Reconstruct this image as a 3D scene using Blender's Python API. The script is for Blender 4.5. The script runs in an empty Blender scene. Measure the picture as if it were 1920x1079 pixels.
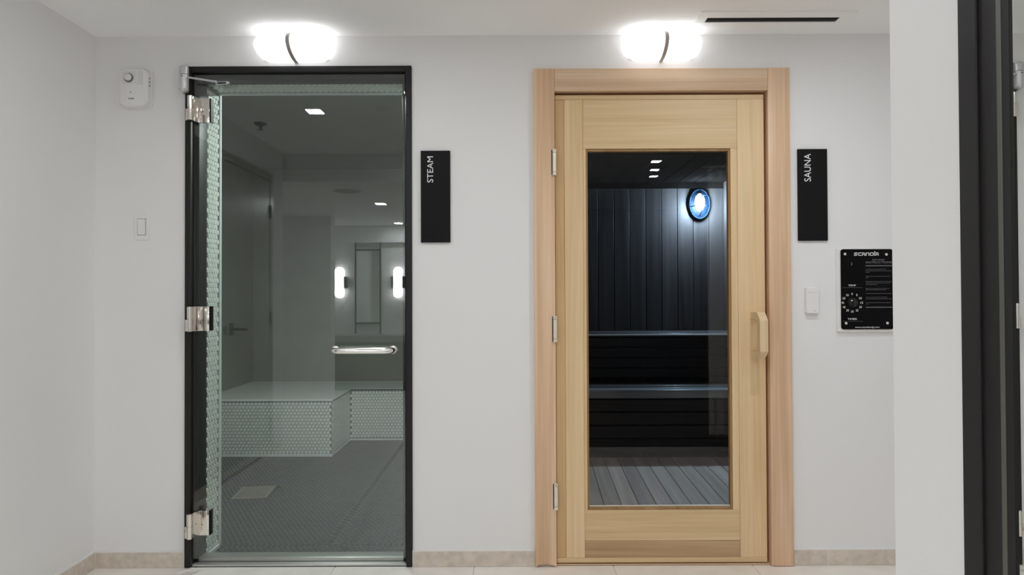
import bpy, bmesh, math, random
import numpy as np
from mathutils import Vector, Matrix

random.seed(7)
PI = math.pi
SC = bpy.context.scene
COL = SC.collection

# ------------------------------------------------------------------ camera
EYE, DIST = 1.165, 3.009          # eye height, distance camera - door wall (wall face is y = 0)
cam_data = bpy.data.cameras.new('camera')
cam_data.sensor_width = 36.0
cam_data.lens = 36.0 * 1300 / 1920
cam_data.clip_start = 0.05
cam = bpy.data.objects.new('camera', cam_data)
COL.objects.link(cam)
cam.matrix_world = (Matrix.Translation((0, -DIST, EYE))
                    @ Matrix.Rotation(math.radians(90.727), 4, 'X')
                    @ Matrix.Rotation(math.radians(-0.23), 4, 'Z'))
SC.camera = cam

# ------------------------------------------------------------------ world / exposure
w = bpy.data.worlds.new('world')
w.use_nodes = True
w.node_tree.nodes['Background'].inputs[0].default_value = (0.8, 0.85, 0.9, 1)
w.node_tree.nodes['Background'].inputs[1].default_value = 0.02
SC.world = w
SC.view_settings.view_transform = 'Standard'
SC.view_settings.look = 'None'
SC.view_settings.gamma = 1.0
SC.view_settings.use_curve_mapping = False
SC.view_settings.exposure = 0.04
SC.cycles.use_denoising = True
SC.cycles.max_bounces = 16
SC.cycles.diffuse_bounces = 12
SC.cycles.glossy_bounces = 6
SC.cycles.transparent_max_bounces = 12
SC.cycles.caustics_reflective = False
SC.cycles.caustics_refractive = False
SC.cycles.sample_clamp_indirect = 6.0

# light levels, all in one place
P_CEIL = 1.7        # recessed ceiling lights before the doors, added fill lights too (W)
P_BACK = 7.0
P_MID = 2.2         # unseen fill light added in the hall ceiling       # recessed lights in the lowered ceiling behind the viewer
P_SMALL = 2.6       # small recessed lights of the side space
P_SAUNA = 75.0       # caged lamp in the sauna
E_SHADE = 1.6       # frosted wall lamp shades
E_SCONCE = 11.0
WARM = (0.915, 0.97, 1.0)
P_STEAM = 23.0       # unseen fill lamp added in the steam room ceiling
NEUTRAL = (1.0, 0.965, 0.935)

# ------------------------------------------------------------------ materials
def nodes_of(m):
    m.use_nodes = True
    nt = m.node_tree
    return nt, nt.nodes, nt.links

def mat(name, col, rough=0.5, metal=0.0, spec=0.5, bump=0.0, bump_scale=200.0, var=0.0, var_scale=6.0, coat=0.0, emit=None, estr=0.0):
    m = bpy.data.materials.new(name)
    nt, N, L = nodes_of(m)
    b = N['Principled BSDF']
    b.inputs['Base Color'].default_value = (*col, 1)
    b.inputs['Roughness'].default_value = rough
    b.inputs['Metallic'].default_value = metal
    b.inputs['Specular IOR Level'].default_value = spec
    b.inputs['Coat Weight'].default_value = coat
    tc = N.new('ShaderNodeTexCoord')
    if bump:
        n = N.new('ShaderNodeTexNoise'); n.inputs['Scale'].default_value = bump_scale; n.inputs['Detail'].default_value = 4
        L.new(tc.outputs['Object'], n.inputs['Vector'])
        bp = N.new('ShaderNodeBump'); bp.inputs['Strength'].default_value = bump; bp.inputs['Distance'].default_value = 0.002
        L.new(n.outputs['Fac'], bp.inputs['Height']); L.new(bp.outputs['Normal'], b.inputs['Normal'])
    if var:
        n = N.new('ShaderNodeTexNoise'); n.inputs['Scale'].default_value = var_scale; n.inputs['Detail'].default_value = 6
        L.new(tc.outputs['Object'], n.inputs['Vector'])
        r = N.new('ShaderNodeValToRGB')
        r.color_ramp.elements[0].position = 0.3; r.color_ramp.elements[1].position = 0.7
        r.color_ramp.elements[0].color = (*[c * (1 - var) for c in col], 1)
        r.color_ramp.elements[1].color = (*[min(1, c * (1 + var)) for c in col], 1)
        L.new(n.outputs['Fac'], r.inputs['Fac']); L.new(r.outputs['Color'], b.inputs['Base Color'])
    if emit:
        b.inputs['Emission Color'].default_value = (*emit, 1)
        b.inputs['Emission Strength'].default_value = estr
    return m

def wood(name, c0, c1, c2, axis='Z', rough=0.45, fine=90.0, spread=0.05, spec=0.4):
    """Boards with the grain along one axis; every object gets its own cut of the grain and its own tone."""
    m = bpy.data.materials.new(name)
    nt, N, L = nodes_of(m)
    b = N['Principled BSDF']
    b.inputs['Roughness'].default_value = rough
    b.inputs['Specular IOR Level'].default_value = spec
    tc = N.new('ShaderNodeTexCoord'); oi = N.new('ShaderNodeObjectInfo')
    off = N.new('ShaderNodeVectorMath'); off.operation = 'SCALE'; off.inputs[0].default_value = (7.3, 3.1, 5.7)
    L.new(oi.outputs['Random'], off.inputs['Scale'])
    add = N.new('ShaderNodeVectorMath'); add.operation = 'ADD'
    L.new(tc.outputs['Object'], add.inputs[0]); L.new(off.outputs[0], add.inputs[1])
    def grain(k, long_k):
        mp = N.new('ShaderNodeMapping')
        s = [k, k, k]; s['XYZ'.index(axis)] = long_k
        mp.inputs['Scale'].default_value = s
        L.new(add.outputs[0], mp.inputs['Vector'])
        n = N.new('ShaderNodeTexNoise'); n.inputs['Scale'].default_value = 1.0
        n.inputs['Detail'].default_value = 5; n.inputs['Distortion'].default_value = 0.6
        L.new(mp.outputs[0], n.inputs['Vector'])
        return n
    g1, g2 = grain(16.0, 0.7), grain(fine, 1.6)
    r = N.new('ShaderNodeValToRGB'); e = r.color_ramp.elements
    e[0].position = 0.30; e[0].color = (*c0, 1); e[1].position = 0.72; e[1].color = (*c2, 1)
    mid = e.new(0.5); mid.color = (*c1, 1)
    L.new(g1.outputs['Fac'], r.inputs['Fac'])
    mul = N.new('ShaderNodeMixRGB'); mul.blend_type = 'MULTIPLY'; mul.inputs['Fac'].default_value = 0.5
    r2 = N.new('ShaderNodeValToRGB'); r2.color_ramp.elements[0].position = 0.35; r2.color_ramp.elements[1].position = 0.65
    r2.color_ramp.elements[0].color = (0.80, 0.77, 0.74, 1); r2.color_ramp.elements[1].color = (1, 1, 1, 1)
    L.new(g2.outputs['Fac'], r2.inputs['Fac'])
    L.new(r.outputs['Color'], mul.inputs[1]); L.new(r2.outputs['Color'], mul.inputs[2])
    hs = N.new('ShaderNodeHueSaturation')
    mr = N.new('ShaderNodeMapRange'); mr.inputs['To Min'].default_value = 1 - spread; mr.inputs['To Max'].default_value = 1 + spread
    L.new(oi.outputs['Random'], mr.inputs['Value']); L.new(mr.outputs[0], hs.inputs['Value'])
    L.new(mul.outputs['Color'], hs.inputs['Color']); L.new(hs.outputs['Color'], b.inputs['Base Color'])
    bp = N.new('ShaderNodeBump'); bp.inputs['Strength'].default_value = 0.12; bp.inputs['Distance'].default_value = 0.001
    L.new(g2.outputs['Fac'], bp.inputs['Height']); L.new(bp.outputs['Normal'], b.inputs['Normal'])
    return m

def glass(name, tint, refl=0.05):
    """Flat glazing: tinted see-through with a mirror reflection that grows towards grazing angles."""
    m = bpy.data.materials.new(name)
    nt, N, L = nodes_of(m)
    N.remove(N['Principled BSDF'])
    out = N['Material Output']
    tr = N.new('ShaderNodeBsdfTransparent'); tr.inputs[0].default_value = (*tint, 1)
    gl = N.new('ShaderNodeBsdfGlossy'); gl.inputs['Roughness'].default_value = 0.0
    lw = N.new('ShaderNodeLayerWeight'); lw.inputs['Blend'].default_value = 0.5
    pw = N.new('ShaderNodeMath'); pw.operation = 'POWER'; pw.inputs[1].default_value = 4.0
    mu = N.new('ShaderNodeMath'); mu.operation = 'MULTIPLY_ADD'; mu.inputs[1].default_value = 0.8; mu.inputs[2].default_value = refl
    mx = N.new('ShaderNodeMixShader')
    L.new(lw.outputs['Facing'], pw.inputs[0]); L.new(pw.outputs[0], mu.inputs[0]); L.new(mu.outputs[0], mx.inputs[0])
    L.new(tr.outputs[0], mx.inputs[1]); L.new(gl.outputs[0], mx.inputs[2]); L.new(mx.outputs[0], out.inputs[0])
    return m

M = {}
M['paint'] = mat('wall_paint', (0.825, 0.818, 0.818), 0.65, spec=0.25, bump=0.05, bump_scale=350)
M['ceiling'] = mat('ceiling_paint', (0.93, 0.93, 0.93), 0.8, spec=0.2, bump=0.04, bump_scale=300)
M['floor_tile'] = mat('beige_floor_tile', (0.86, 0.815, 0.77), 0.35, var=0.05, var_scale=9, bump=0.03, bump_scale=120)
M['base_tile'] = mat('beige_base_tile', (0.64, 0.565, 0.49), 0.45, var=0.12, var_scale=30, bump=0.05, bump_scale=150)
M['grout'] = mat('pale_grout', (0.72, 0.70, 0.68), 0.85, bump=0.1, bump_scale=400)
M['black'] = mat('black_metal', (0.018, 0.016, 0.017), 0.5, metal=0.0, spec=0.28, bump=0.03, bump_scale=600)
M['sign'] = mat('black_sign_face', (0.007, 0.007, 0.0072), 0.5, spec=0.15)
M['white'] = mat('white_lettering', (0.85, 0.85, 0.85), 0.5)
M['grey_print'] = mat('grey_print', (0.20, 0.20, 0.205), 0.6)
M['dim_print'] = mat('dim_print', (0.085, 0.085, 0.088), 0.6)
M['plastic'] = mat('white_plastic', (0.82, 0.81, 0.80), 0.35, spec=0.4)
M['plastic_dark'] = mat('dark_plastic', (0.10, 0.10, 0.10), 0.5)
M['plastic_grey'] = mat('grey_plastic', (0.33, 0.33, 0.33), 0.5)
M['nickel'] = mat('polished_nickel', (0.80, 0.755, 0.71), 0.10, metal=1.0)
M['brushed'] = mat('brushed_nickel', (0.84, 0.79, 0.68), 0.38, metal=0.35, bump=0.02, bump_scale=500)
M['silver'] = mat('silver_enamel', (0.62, 0.615, 0.62), 0.28, metal=0.35)
M['chrome'] = mat('chrome', (0.88, 0.86, 0.84), 0.16, metal=1.0)
M['steel'] = mat('dull_steel', (0.55, 0.55, 0.53), 0.38, metal=0.8)
M['strap'] = mat('bronze_strap', (0.42, 0.37, 0.35), 0.4, metal=0.2)
M['shade'] = mat('frosted_shade', (0.85, 0.85, 0.84), 0.3, emit=(0.98, 0.985, 1.0), estr=E_SHADE)
M['sconce'] = mat('frosted_sconce', (0.85, 0.85, 0.84), 0.3, emit=(0.98, 0.985, 1.0), estr=E_SCONCE)
M['lens'] = mat('downlight_lens', (0.9, 0.9, 0.9), 0.4, emit=(1.0, 0.98, 0.95), estr=14.0)
M['dark'] = mat('black_void', (0.006, 0.005, 0.005), 0.8)
M['door_glass'] = glass('clear_door_glass', (0.915, 0.955, 0.925), 0.080)
M['sauna_glass'] = glass('smoked_glass', (0.94, 0.94, 0.95), 0.032)
M['mirror'] = mat('mirror_silver', (0.88, 0.90, 0.88), 0.0, metal=1.0)
# light sauna door timber
M['alder_v'] = wood('pale_door_wood_upright', (0.69, 0.485, 0.265), (0.765, 0.56, 0.325), (0.80, 0.605, 0.375), 'Z')
M['alder_h'] = wood('pale_door_wood_level', (0.68, 0.475, 0.255), (0.755, 0.55, 0.315), (0.79, 0.595, 0.365), 'X')
M['casing_v'] = wood('pink_casing_wood_upright', (0.66, 0.435, 0.275), (0.78, 0.535, 0.35), (0.86, 0.68, 0.51), 'Z', spread=0.05)
M['casing_h'] = wood('pink_casing_wood_level', (0.66, 0.45, 0.29), (0.77, 0.55, 0.37), (0.83, 0.64, 0.46), 'X')
M['kick_wood'] = wood('brown_kick_wood', (0.46, 0.29, 0.155), (0.57, 0.385, 0.22), (0.68, 0.48, 0.30), 'X')
M['edge_wood'] = wood('amber_edge_wood', (0.58, 0.375, 0.18), (0.65, 0.43, 0.215), (0.70, 0.49, 0.26), 'Z')
M['handle_wood'] = wood('handle_wood', (0.70, 0.50, 0.28), (0.77, 0.58, 0.35), (0.82, 0.64, 0.42), 'Z', fine=140)
M['bead'] = wood('brown_bead_wood', (0.30, 0.17, 0.065), (0.36, 0.21, 0.085), (0.42, 0.26, 0.12), 'Z')
M['walnut_v'] = wood('dark_sauna_board_upright', (0.034, 0.028, 0.026), (0.050, 0.042, 0.039), (0.070, 0.060, 0.056), 'Z', rough=0.36, spread=0.18)
M['walnut_h'] = wood('dark_sauna_board_level', (0.020, 0.013, 0.010), (0.030, 0.020, 0.016), (0.044, 0.031, 0.025), 'X', rough=0.4, spread=0.15)
M['walnut_ceiling'] = wood('shaded_sauna_ceiling_board', (0.0028, 0.0024, 0.0022), (0.0042, 0.0036, 0.0032), (0.0065, 0.0055, 0.005), 'Y', rough=0.9, spread=0.25, spec=0.0)  # extra dark colour stands in for the shade above the sauna lamp
M['bench_top'] = wood('dark_bench_board', (0.085, 0.075, 0.070), (0.11, 0.097, 0.09), (0.15, 0.135, 0.125), 'X', rough=0.25, spread=0.1, spec=0.6)
M['bench_edge'] = wood('lamplit_bench_edge', (0.26, 0.25, 0.245), (0.34, 0.33, 0.325), (0.44, 0.43, 0.42), 'X', rough=0.3, spread=0.05, spec=0.5)  # lighter wood stands in for lamplight on the lower bench nosing
M['highlight_strip'] = mat('nosing_highlight', (0.72, 0.70, 0.66), 0.4)
M['duck'] = wood('grey_duckboard_wood', (0.54, 0.41, 0.31), (0.68, 0.53, 0.41), (0.80, 0.65, 0.52), 'Y', rough=0.6, spread=0.2)
# steam room
M['hex_light'] = mat('pale_hex_mosaic', (0.80, 0.82, 0.80), 0.22, var=0.06, var_scale=40)
M['hex_dark'] = mat('charcoal_hex_mosaic', (0.048, 0.062, 0.078), 0.28, var=0.15, var_scale=60)
M['grout_dark'] = mat('charcoal_grout', (0.03, 0.031, 0.033), 0.9)
M['grout_light'] = mat('grey_grout', (0.20, 0.21, 0.205), 0.9)
M['steam_wall'] = mat('grey_steam_plaster', (0.23, 0.24, 0.22), 0.5, var=0.05)
M['trim_white'] = mat('pale_edge_trim', (0.80, 0.84, 0.86), 0.3)
M['drain'] = mat('drain_metal', (0.34, 0.32, 0.29), 0.45, metal=0.5)
# things seen only as reflections
M['door_grey'] = mat('taupe_door_paint', (0.40, 0.39, 0.355), 0.3, spec=0.5)
M['vanity'] = mat('taupe_vanity', (0.22, 0.20, 0.17), 0.45)
M['vanity_top'] = mat('stone_counter', (0.42, 0.41, 0.38), 0.3)
M['cloth'] = mat('white_curtain_cloth', (0.86, 0.85, 0.84), 0.9, bump=0.1, bump_scale=500)

# ------------------------------------------------------------------ mesh helpers
class MB:
    """Collects shapes into one mesh."""
    def __init__(self): self.bm = bmesh.new()
    def box(self, x0, x1, y0, y1, z0, z1, bevel=0.0, seg=2):
        t = bmesh.new()
        bmesh.ops.create_cube(t, size=1.0)
        for v in t.verts:
            v.co = Vector(((x0 + x1) / 2 + v.co.x * (x1 - x0), (y0 + y1) / 2 + v.co.y * (y1 - y0), (z0 + z1) / 2 + v.co.z * (z1 - z0)))
        if bevel:
            bmesh.ops.bevel(t, geom=t.edges[:], offset=bevel, segments=seg, profile=0.5, affect='EDGES')
        return self._merge(t)
    def _merge(self, t):
        me = bpy.data.meshes.new('tmp'); t.to_mesh(me); t.free()
        self.bm.from_mesh(me); bpy.data.meshes.remove(me)
        return self
    def prism(self, pts, axis, a0, a1, bevel=0.0):
        """Extrude a closed outline. axis 'y': pts are (x,z); 'x': pts are (y,z); 'z': pts are (x,y)."""
        t = bmesh.new()
        def co(p, a):
            return {'y': (p[0], a, p[1]), 'x': (a, p[0], p[1]), 'z': (p[0], p[1], a)}[axis]
        v0 = [t.verts.new(co(p, a0)) for p in pts]; v1 = [t.verts.new(co(p, a1)) for p in pts]
        t.faces.new(v0); t.faces.new(v1[::-1])
        n = len(pts)
        for i in range(n): t.faces.new((v0[i], v1[i], v1[(i + 1) % n], v0[(i + 1) % n]))
        bmesh.ops.recalc_face_normals(t, faces=t.faces)
        if bevel: bmesh.ops.bevel(t, geom=t.edges[:], offset=bevel, segments=2, profile=0.5, affect='EDGES')
        return self._merge(t)
    def cyl(self, p0, p1, r0, r1=None, seg=20):
        r1 = r0 if r1 is None else r1
        p0, p1 = Vector(p0), Vector(p1); d = p1 - p0
        t = bmesh.new()
        bmesh.ops.create_cone(t, cap_ends=True, cap_tris=False, segments=seg, radius1=r0, radius2=r1, depth=d.length)
        q = Vector((0, 0, 1)).rotation_difference(d.normalized())
        bmesh.ops.transform(t, matrix=Matrix.Translation((p0 + p1) / 2) @ q.to_matrix().to_4x4(), verts=t.verts)
        return self._merge(t)
    def sphere(self, c, r, sx=1, sy=1, sz=1, u=20, v=12):
        t = bmesh.new(); bmesh.ops.create_uvsphere(t, u_segments=u, v_segments=v, radius=r)
        for q in t.verts: q.co = Vector((c[0] + q.co.x * sx, c[1] + q.co.y * sy, c[2] + q.co.z * sz))
        return self._merge(t)
    def tube(self, pts, r, seg=12, closed=False):
        pts = [Vector(p) for p in pts]; rings = []; n = len(pts)
        t = bmesh.new()
        for i, p in enumerate(pts):
            a = pts[(i - 1) % n] if (closed or i > 0) else p
            b = pts[(i + 1) % n] if (closed or i < n - 1) else p
            d = (b - a).normalized()
            up = Vector((0, 0, 1)) if abs(d.z) < 0.9 else Vector((0, 1, 0))
            s = d.cross(up).normalized(); u = s.cross(d).normalized()
            rings.append([t.verts.new(p + (s * math.cos(2 * PI * k / seg) + u * math.sin(2 * PI * k / seg)) * r) for k in range(seg)])
        m = n if closed else n - 1
        for i in range(m):
            A, Bq = rings[i], rings[(i + 1) % n]
            for k in range(seg): t.faces.new((A[k], A[(k + 1) % seg], Bq[(k + 1) % seg], Bq[k]))
        if not closed:
            t.faces.new(rings[0][::-1]); t.faces.new(rings[-1])
        bmesh.ops.recalc_face_normals(t, faces=t.faces)
        return self._merge(t)
    def grid(self, rows):
        """Surface through rows of points."""
        t = bmesh.new()
        vs = [[t.verts.new(p) for p in r] for r in rows]
        for i in range(len(vs) - 1):
            for j in range(len(vs[0]) - 1):
                t.faces.new((vs[i][j], vs[i][j + 1], vs[i + 1][j + 1], vs[i + 1][j]))
        bmesh.ops.remove_doubles(t, verts=t.verts, dist=1e-5)
        bmesh.ops.recalc_face_normals(t, faces=t.faces)
        return self._merge(t)
    def build(self, name, material, parent=None, smooth=False, loc=None):
        me = bpy.data.meshes.new(name); self.bm.to_mesh(me); self.bm.free()
        o = bpy.data.objects.new(name, me); COL.objects.link(o)
        me.materials.append(material)
        if smooth:
            for p in me.polygons: p.use_smooth = True
            me.set_sharp_from_angle(angle=math.radians(35))
        if parent: o.parent = parent
        if loc: o.location = loc
        return o

def rrect(x0, x1, z0, z1, r, n=5):
    pts = []
    for cx, cz, a in ((x1 - r, z1 - r, 0), (x0 + r, z1 - r, 90), (x0 + r, z0 + r, 180), (x1 - r, z0 + r, 270)):
        for k in range(n + 1):
            t = math.radians(a + 90 * k / n); pts.append((cx + r * math.cos(t), cz + r * math.sin(t)))
    return pts

def tag(o, label=None, cat=None, group=None, kind=None):
    if label: o['label'] = label
    if cat: o['category'] = cat
    if group: o['group'] = group
    if kind: o['kind'] = kind
    return o

def empty(name, loc=(0, 0, 0), label=None, cat=None, group=None, kind=None, rz=0.0):
    o = bpy.data.objects.new(name, None); o.empty_display_size = 0.05
    COL.objects.link(o); o.location = loc; o.rotation_euler.z = rz
    return tag(o, label, cat, group, kind)

def copy_tree(o, parent=None):
    c = o.copy(); COL.objects.link(c)
    if parent: c.parent = parent
    for ch in list(o.children): copy_tree(ch, c)
    return c

def clone(o, name, parent, loc):
    c = bpy.data.objects.new(name, o.data); COL.objects.link(c); c.parent = parent; c.location = loc
    return c

def text(name, body, x0, x1, z0, z1, y, material, parent, turn=False, thick=0.0008):
    """Flat lettering fitted into a rectangle on a plane facing the hall (-y); turn = reads from bottom to top."""
    cu = bpy.data.curves.new('tmp_text', 'FONT'); cu.body = body; cu.size = 1.0
    cu.resolution_u = 4
    ob = bpy.data.objects.new('tmp_text', cu); COL.objects.link(ob)
    bpy.context.view_layer.update()
    me = bpy.data.meshes.new_from_object(ob.evaluated_get(bpy.context.evaluated_depsgraph_get()))
    bpy.data.objects.remove(ob); bpy.data.curves.remove(cu)
    t = bmesh.new(); t.from_mesh(me); bpy.data.meshes.remove(me)
    us = [v.co.x for v in t.verts]; vs = [v.co.y for v in t.verts]
    u0, u1, w0, w1 = min(us), max(us), min(vs), max(vs)
    ext = bmesh.ops.extrude_face_region(t, geom=t.faces[:])
    top = {e for e in ext['geom'] if isinstance(e, bmesh.types.BMVert)}
    for v in t.verts:
        u = (v.co.x - u0) / (u1 - u0); q = (v.co.y - w0) / (w1 - w0)
        yy = y - (thick if v in top else 0)
        if turn: v.co = Vector((x1 - q * (x1 - x0), yy, z0 + u * (z1 - z0)))
        else: v.co = Vector((x0 + u * (x1 - x0), yy, z0 + q * (z1 - z0)))
    bmesh.ops.recalc_face_normals(t, faces=t.faces)
    me = bpy.data.meshes.new(name); t.to_mesh(me); t.free(); me.materials.append(material)
    o = bpy.data.objects.new(name, me); COL.objects.link(o)
    if parent: o.parent = parent
    return o

def hexfield(name, org, ua, va, na, wid, hei, pitch, gap, thick, material, parent, skip=None):
    """Real hexagon mosaic on a plane, joined into one part."""
    org, ua, va, na = (np.array(a, float) for a in (org, ua, va, na))
    R = (pitch - gap) / math.sqrt(3); dv = pitch * math.sqrt(3) / 2
    cs = []
    nv = int(hei / dv); 
    for j in range(nv + 1):
        v = dv * 0.55 + j * dv
        if v > hei - R * 0.6: break
        for i in range(int(wid / pitch) + 1):
            u = pitch * 0.5 + i * pitch + (pitch / 2 if j % 2 else 0)
            if u > wid - pitch * 0.4: continue
            if skip and skip(u, v): continue
            cs.append((u, v))
    cs = np.array(cs)
    ang = np.radians(np.arange(6) * 60 + 30)
    hx = np.stack([np.cos(ang), np.sin(ang)], 1)
    V = []; F = []
    for k, (u, v) in enumerate(cs):
        lift = thick * random.uniform(0.85, 1.1)
        o = 12 * k
        for rr, h in ((R, 0.0), (R * 0.9, lift)):
            for c, s in hx: V.append(org + ua * (u + c * rr) + va * (v + s * rr) + na * h)
        F.append([o + 6 + i for i in range(6)])
        for i in range(6): F.append([o + i, o + (i + 1) % 6, o + 6 + (i + 1) % 6, o + 6 + i])
    me = bpy.data.meshes.new(name); me.from_pydata([tuple(v) for v in V], [], F); me.update()
    if np.dot(np.cross(ua, va), na) < 0: me.flip_normals()
    me.materials.append(material)
    o = bpy.data.objects.new(name, me); COL.objects.link(o); o.parent = parent
    o['kind'] = 'stuff'
    return o

def area_light(name, loc, size, power, color, parent=None, rot=(0, 0, 0), spread=180, size_y=None):
    d = bpy.data.lights.new(name, 'AREA'); d.energy = power; d.color = color; d.size = size
    d.spread = math.radians(spread)
    if size_y: d.shape = 'RECTANGLE'; d.size_y = size_y
    o = bpy.data.objects.new(name, d); COL.objects.link(o); o.location = loc; o.rotation_euler = rot
    if parent: o.parent = parent
    return o

# ------------------------------------------------------------------ key dimensions (metres)
CEIL = 2.304
LEFT = -1.81            # left side wall face
SOFF_Y, SOFF_Z = -2.48, 2.085   # lowered ceiling behind the viewer
SFX0, SFX1, SFZ = -1.416, -0.433, 2.170      # steam door frame
CX0, CX1, CZ = 0.097, 1.205, 2.151           # sauna door casing
IX0, IX1, IZ = 0.187, 1.110, 2.053           # inside of the casing
WT = 0.25               # thickness of the door wall

# ================================================================== STRUCTURE
# door wall with its two openings
b = MB()
b.box(-1.95, SFX0 + 0.004, 0, WT, 0, CEIL + .1)
b.box(SFX1 - 0.004, IX0 - 0.02, 0, WT, 0, CEIL + .1)
b.box(IX1 + 0.02, 2.75, 0, WT, 0, CEIL + .1)
b.box(SFX0 + 0.004, SFX1 - 0.004, 0, WT, SFZ - 0.004, CEIL + .1)
b.box(IX0 - 0.02, IX1 + 0.02, 0, WT, IZ + 0.02, CEIL + .1)
tag(b.build('wall_back', M['paint']), 'white painted wall around the glass door and the wooden door', 'wall', kind='structure')

b = MB(); b.box(LEFT - 0.14, LEFT, -2.45, 0, 0, CEIL + .1)
tag(b.build('wall_left', M['paint']), 'plain white side wall meeting the wall with the white alarm', 'wall', kind='structure')

# end of the side wall close to the viewer (carries the mirror)
MX = 0.390
b = MB(); b.box(MX, 0.53, -6.1, -2.297, 0, CEIL + .1, 0.002)
tag(b.build('wall_partition', M['paint']), 'warm white partition wall end beside the black mirror frame', 'wall', kind='structure')

b = MB(); b.box(2.6, 2.75, -6.1, 0, 0, CEIL + .1)
tag(b.build('wall_right', M['paint']), 'white wall closing the side space behind the partition', 'wall', kind='structure')
b = MB(); b.box(-2.6, MX, -6.2, -6.02, 0, CEIL)
tag(b.build('wall_front', M['paint']), 'white wall behind the viewer that holds the long narrow mirror', 'wall', kind='structure')
b = MB(); b.box(0.53, 2.6, -6.2, -6.02, 0, CEIL)  # end wall coloured dark so the sauna glass reflects little here
tag(b.build('wall_front_right', M['walnut_h']), 'wall closing the side space behind the curtain, darkened for the sauna glass reflection', 'wall', kind='structure')
b = MB(); b.box(-3.3, -2.05, -5.0, -4.82, 0, CEIL)
tag(b.build('wall_front_left', M['paint']), 'white wall end beside the vanity recess', 'wall', kind='structure')
b = MB(); b.box(-2.7, -2.6, -6.2, -5.0, 0, CEIL)
tag(b.build('wall_recess', M['paint']), 'white side of the vanity recess', 'wall', kind='structure')
b = MB(); b.box(-3.45, -3.3, -5.0, -2.45, 0, CEIL); b.box(-3.3, LEFT - .14, -2.45, -2.31, 0, CEIL)
tag(b.build('wall_side_left', M['paint']), 'white wall of the widened space behind the viewer', 'wall', kind='structure')

b = MB()
b.box(-1.95, 2.75, SOFF_Y, 0.0, CEIL, CEIL + 0.1)
b.box(0.46, 2.75, -6.2, SOFF_Y, CEIL, CEIL + 0.1)
b.box(-3.45, 0.46, -6.2, SOFF_Y, SOFF_Z, CEIL + 0.1)
ceiling = tag(b.build('ceiling', M['ceiling']), 'smooth white ceiling over the two doors', 'ceiling', kind='structure')

# floor of square tiles
fl = empty('floor', (0, 0, 0), 'pale beige tiled floor in front of the doors', 'floor', kind='structure')
b = MB(); b.box(-3.45, 2.75, -6.2, 0.0, -0.06, -0.004); b.build('grout_bed', M['grout'], fl)
tile0 = None
T = 0.6
for i in range(-6, 4):
    for j in range(0, 11):
        x0, y1 = 0.432 + i * T, -j * T
        if tile0 is None:
            b = MB(); b.box(0.0015, T - .0015, -T + .0015, -.0015, -0.03, 0.0, 0.001, 1)
            tile0 = b.build('tile', M['floor_tile'], fl); tile0.location = (x0, y1, 0)
        elif x0 < 2.7 and x0 > -3.9:
            clone(tile0, 'tile', fl, (x0, y1, 0))

b = MB(); b.box(0.53, 2.6, -6.02, -2.30, 0.0005, 0.006, 0.001, 1)  # dark sheet added over the tiles to keep the sauna glass reflection dark
tag(b.build('floor_dark_sheet', M['grout_dark']), 'dark floor sheet added behind the partition to darken the sauna glass reflection', 'floor', kind='structure')

# tiled baseboards
bb = empty('baseboard_back', (0, 0, 0), 'low beige stone tile skirting under the wall of doors', 'skirting', kind='structure')
for x0, x1 in ((LEFT + .012, SFX0 - .003), (SFX1 + .003, CX0 - .004), (CX1 + .004, 1.357), (1.360, 1.96), (1.963, 2.597)):
    b = MB(); b.box(x0, x1, -0.011, 0, 0.001, 0.067, 0.0015, 1); b.build('tile', M['base_tile'], bb)
b = MB()
for x0, x1 in ((LEFT + .009, SFX0), (SFX1, CX0 - .001), (CX1 + .001, 2.597)):
    b.box(x0, x1, -0.008, 0, 0.066, 0.0715)
    b.box(x0, x1, -0.009, 0, 0.0, 0.0665)
b.build('grout_line', M['plastic'], bb)
bl = empty('baseboard_left', (0, 0, 0), 'beige stone tile skirting along the plain side wall', 'skirting', kind='structure')
for k in range(4):
    b = MB(); b.box(LEFT, LEFT + .011, -0.013 - .6 * (k + 1) + .003, -0.013 - .6 * k, 0.001, 0.067, 0.0015, 1); b.build('tile', M['base_tile'], bl)
b = MB(); b.box(LEFT, LEFT + .009, -2.44, 0, 0.001, 0.0715); b.build('grout_line', M['plastic'], bl)

# ------------------------------------------------------------------ steam room shell
SX0, SX1, SY1 = -2.30, -0.20, 3.15
b = MB(); b.box(SX0 - .1, SX0, WT, SY1, 0, CEIL + .1)
tag(b.build('wall_steam_left', M['steam_wall']), 'dim grey wall inside the steam room beside the bench', 'wall', kind='structure')
b = MB(); b.box(SX1, SX1 + .1, WT, SY1, 0, CEIL + .1)
tag(b.build('wall_steam_right', M['steam_wall']), 'dim grey wall inside the steam room by the latch of the glass door', 'wall', kind='structure')
b = MB(); b.box(SX0, SX1, SY1, SY1 + .1, 0, CEIL + .1)
tag(b.build('wall_steam_back', M['steam_wall']), 'dim grey rear wall above the steam room bench', 'wall', kind='structure')
b = MB(); b.box(SX0, SX1, WT, SY1, CEIL, CEIL + .1)
tag(b.build('ceiling_steam', M['steam_wall']), 'dim grey ceiling of the steam room', 'ceiling', kind='structure')
sfl = empty('floor_steam', (0, 0, 0), 'charcoal hexagon mosaic floor of the steam room', 'floor', kind='structure')
b = MB(); b.box(SX0, SX1, 0.10, SY1, -0.06, 0.0); b.build('grout_bed', M['grout_dark'], sfl)
DRX, DRY = -1.537, 1.125
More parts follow.
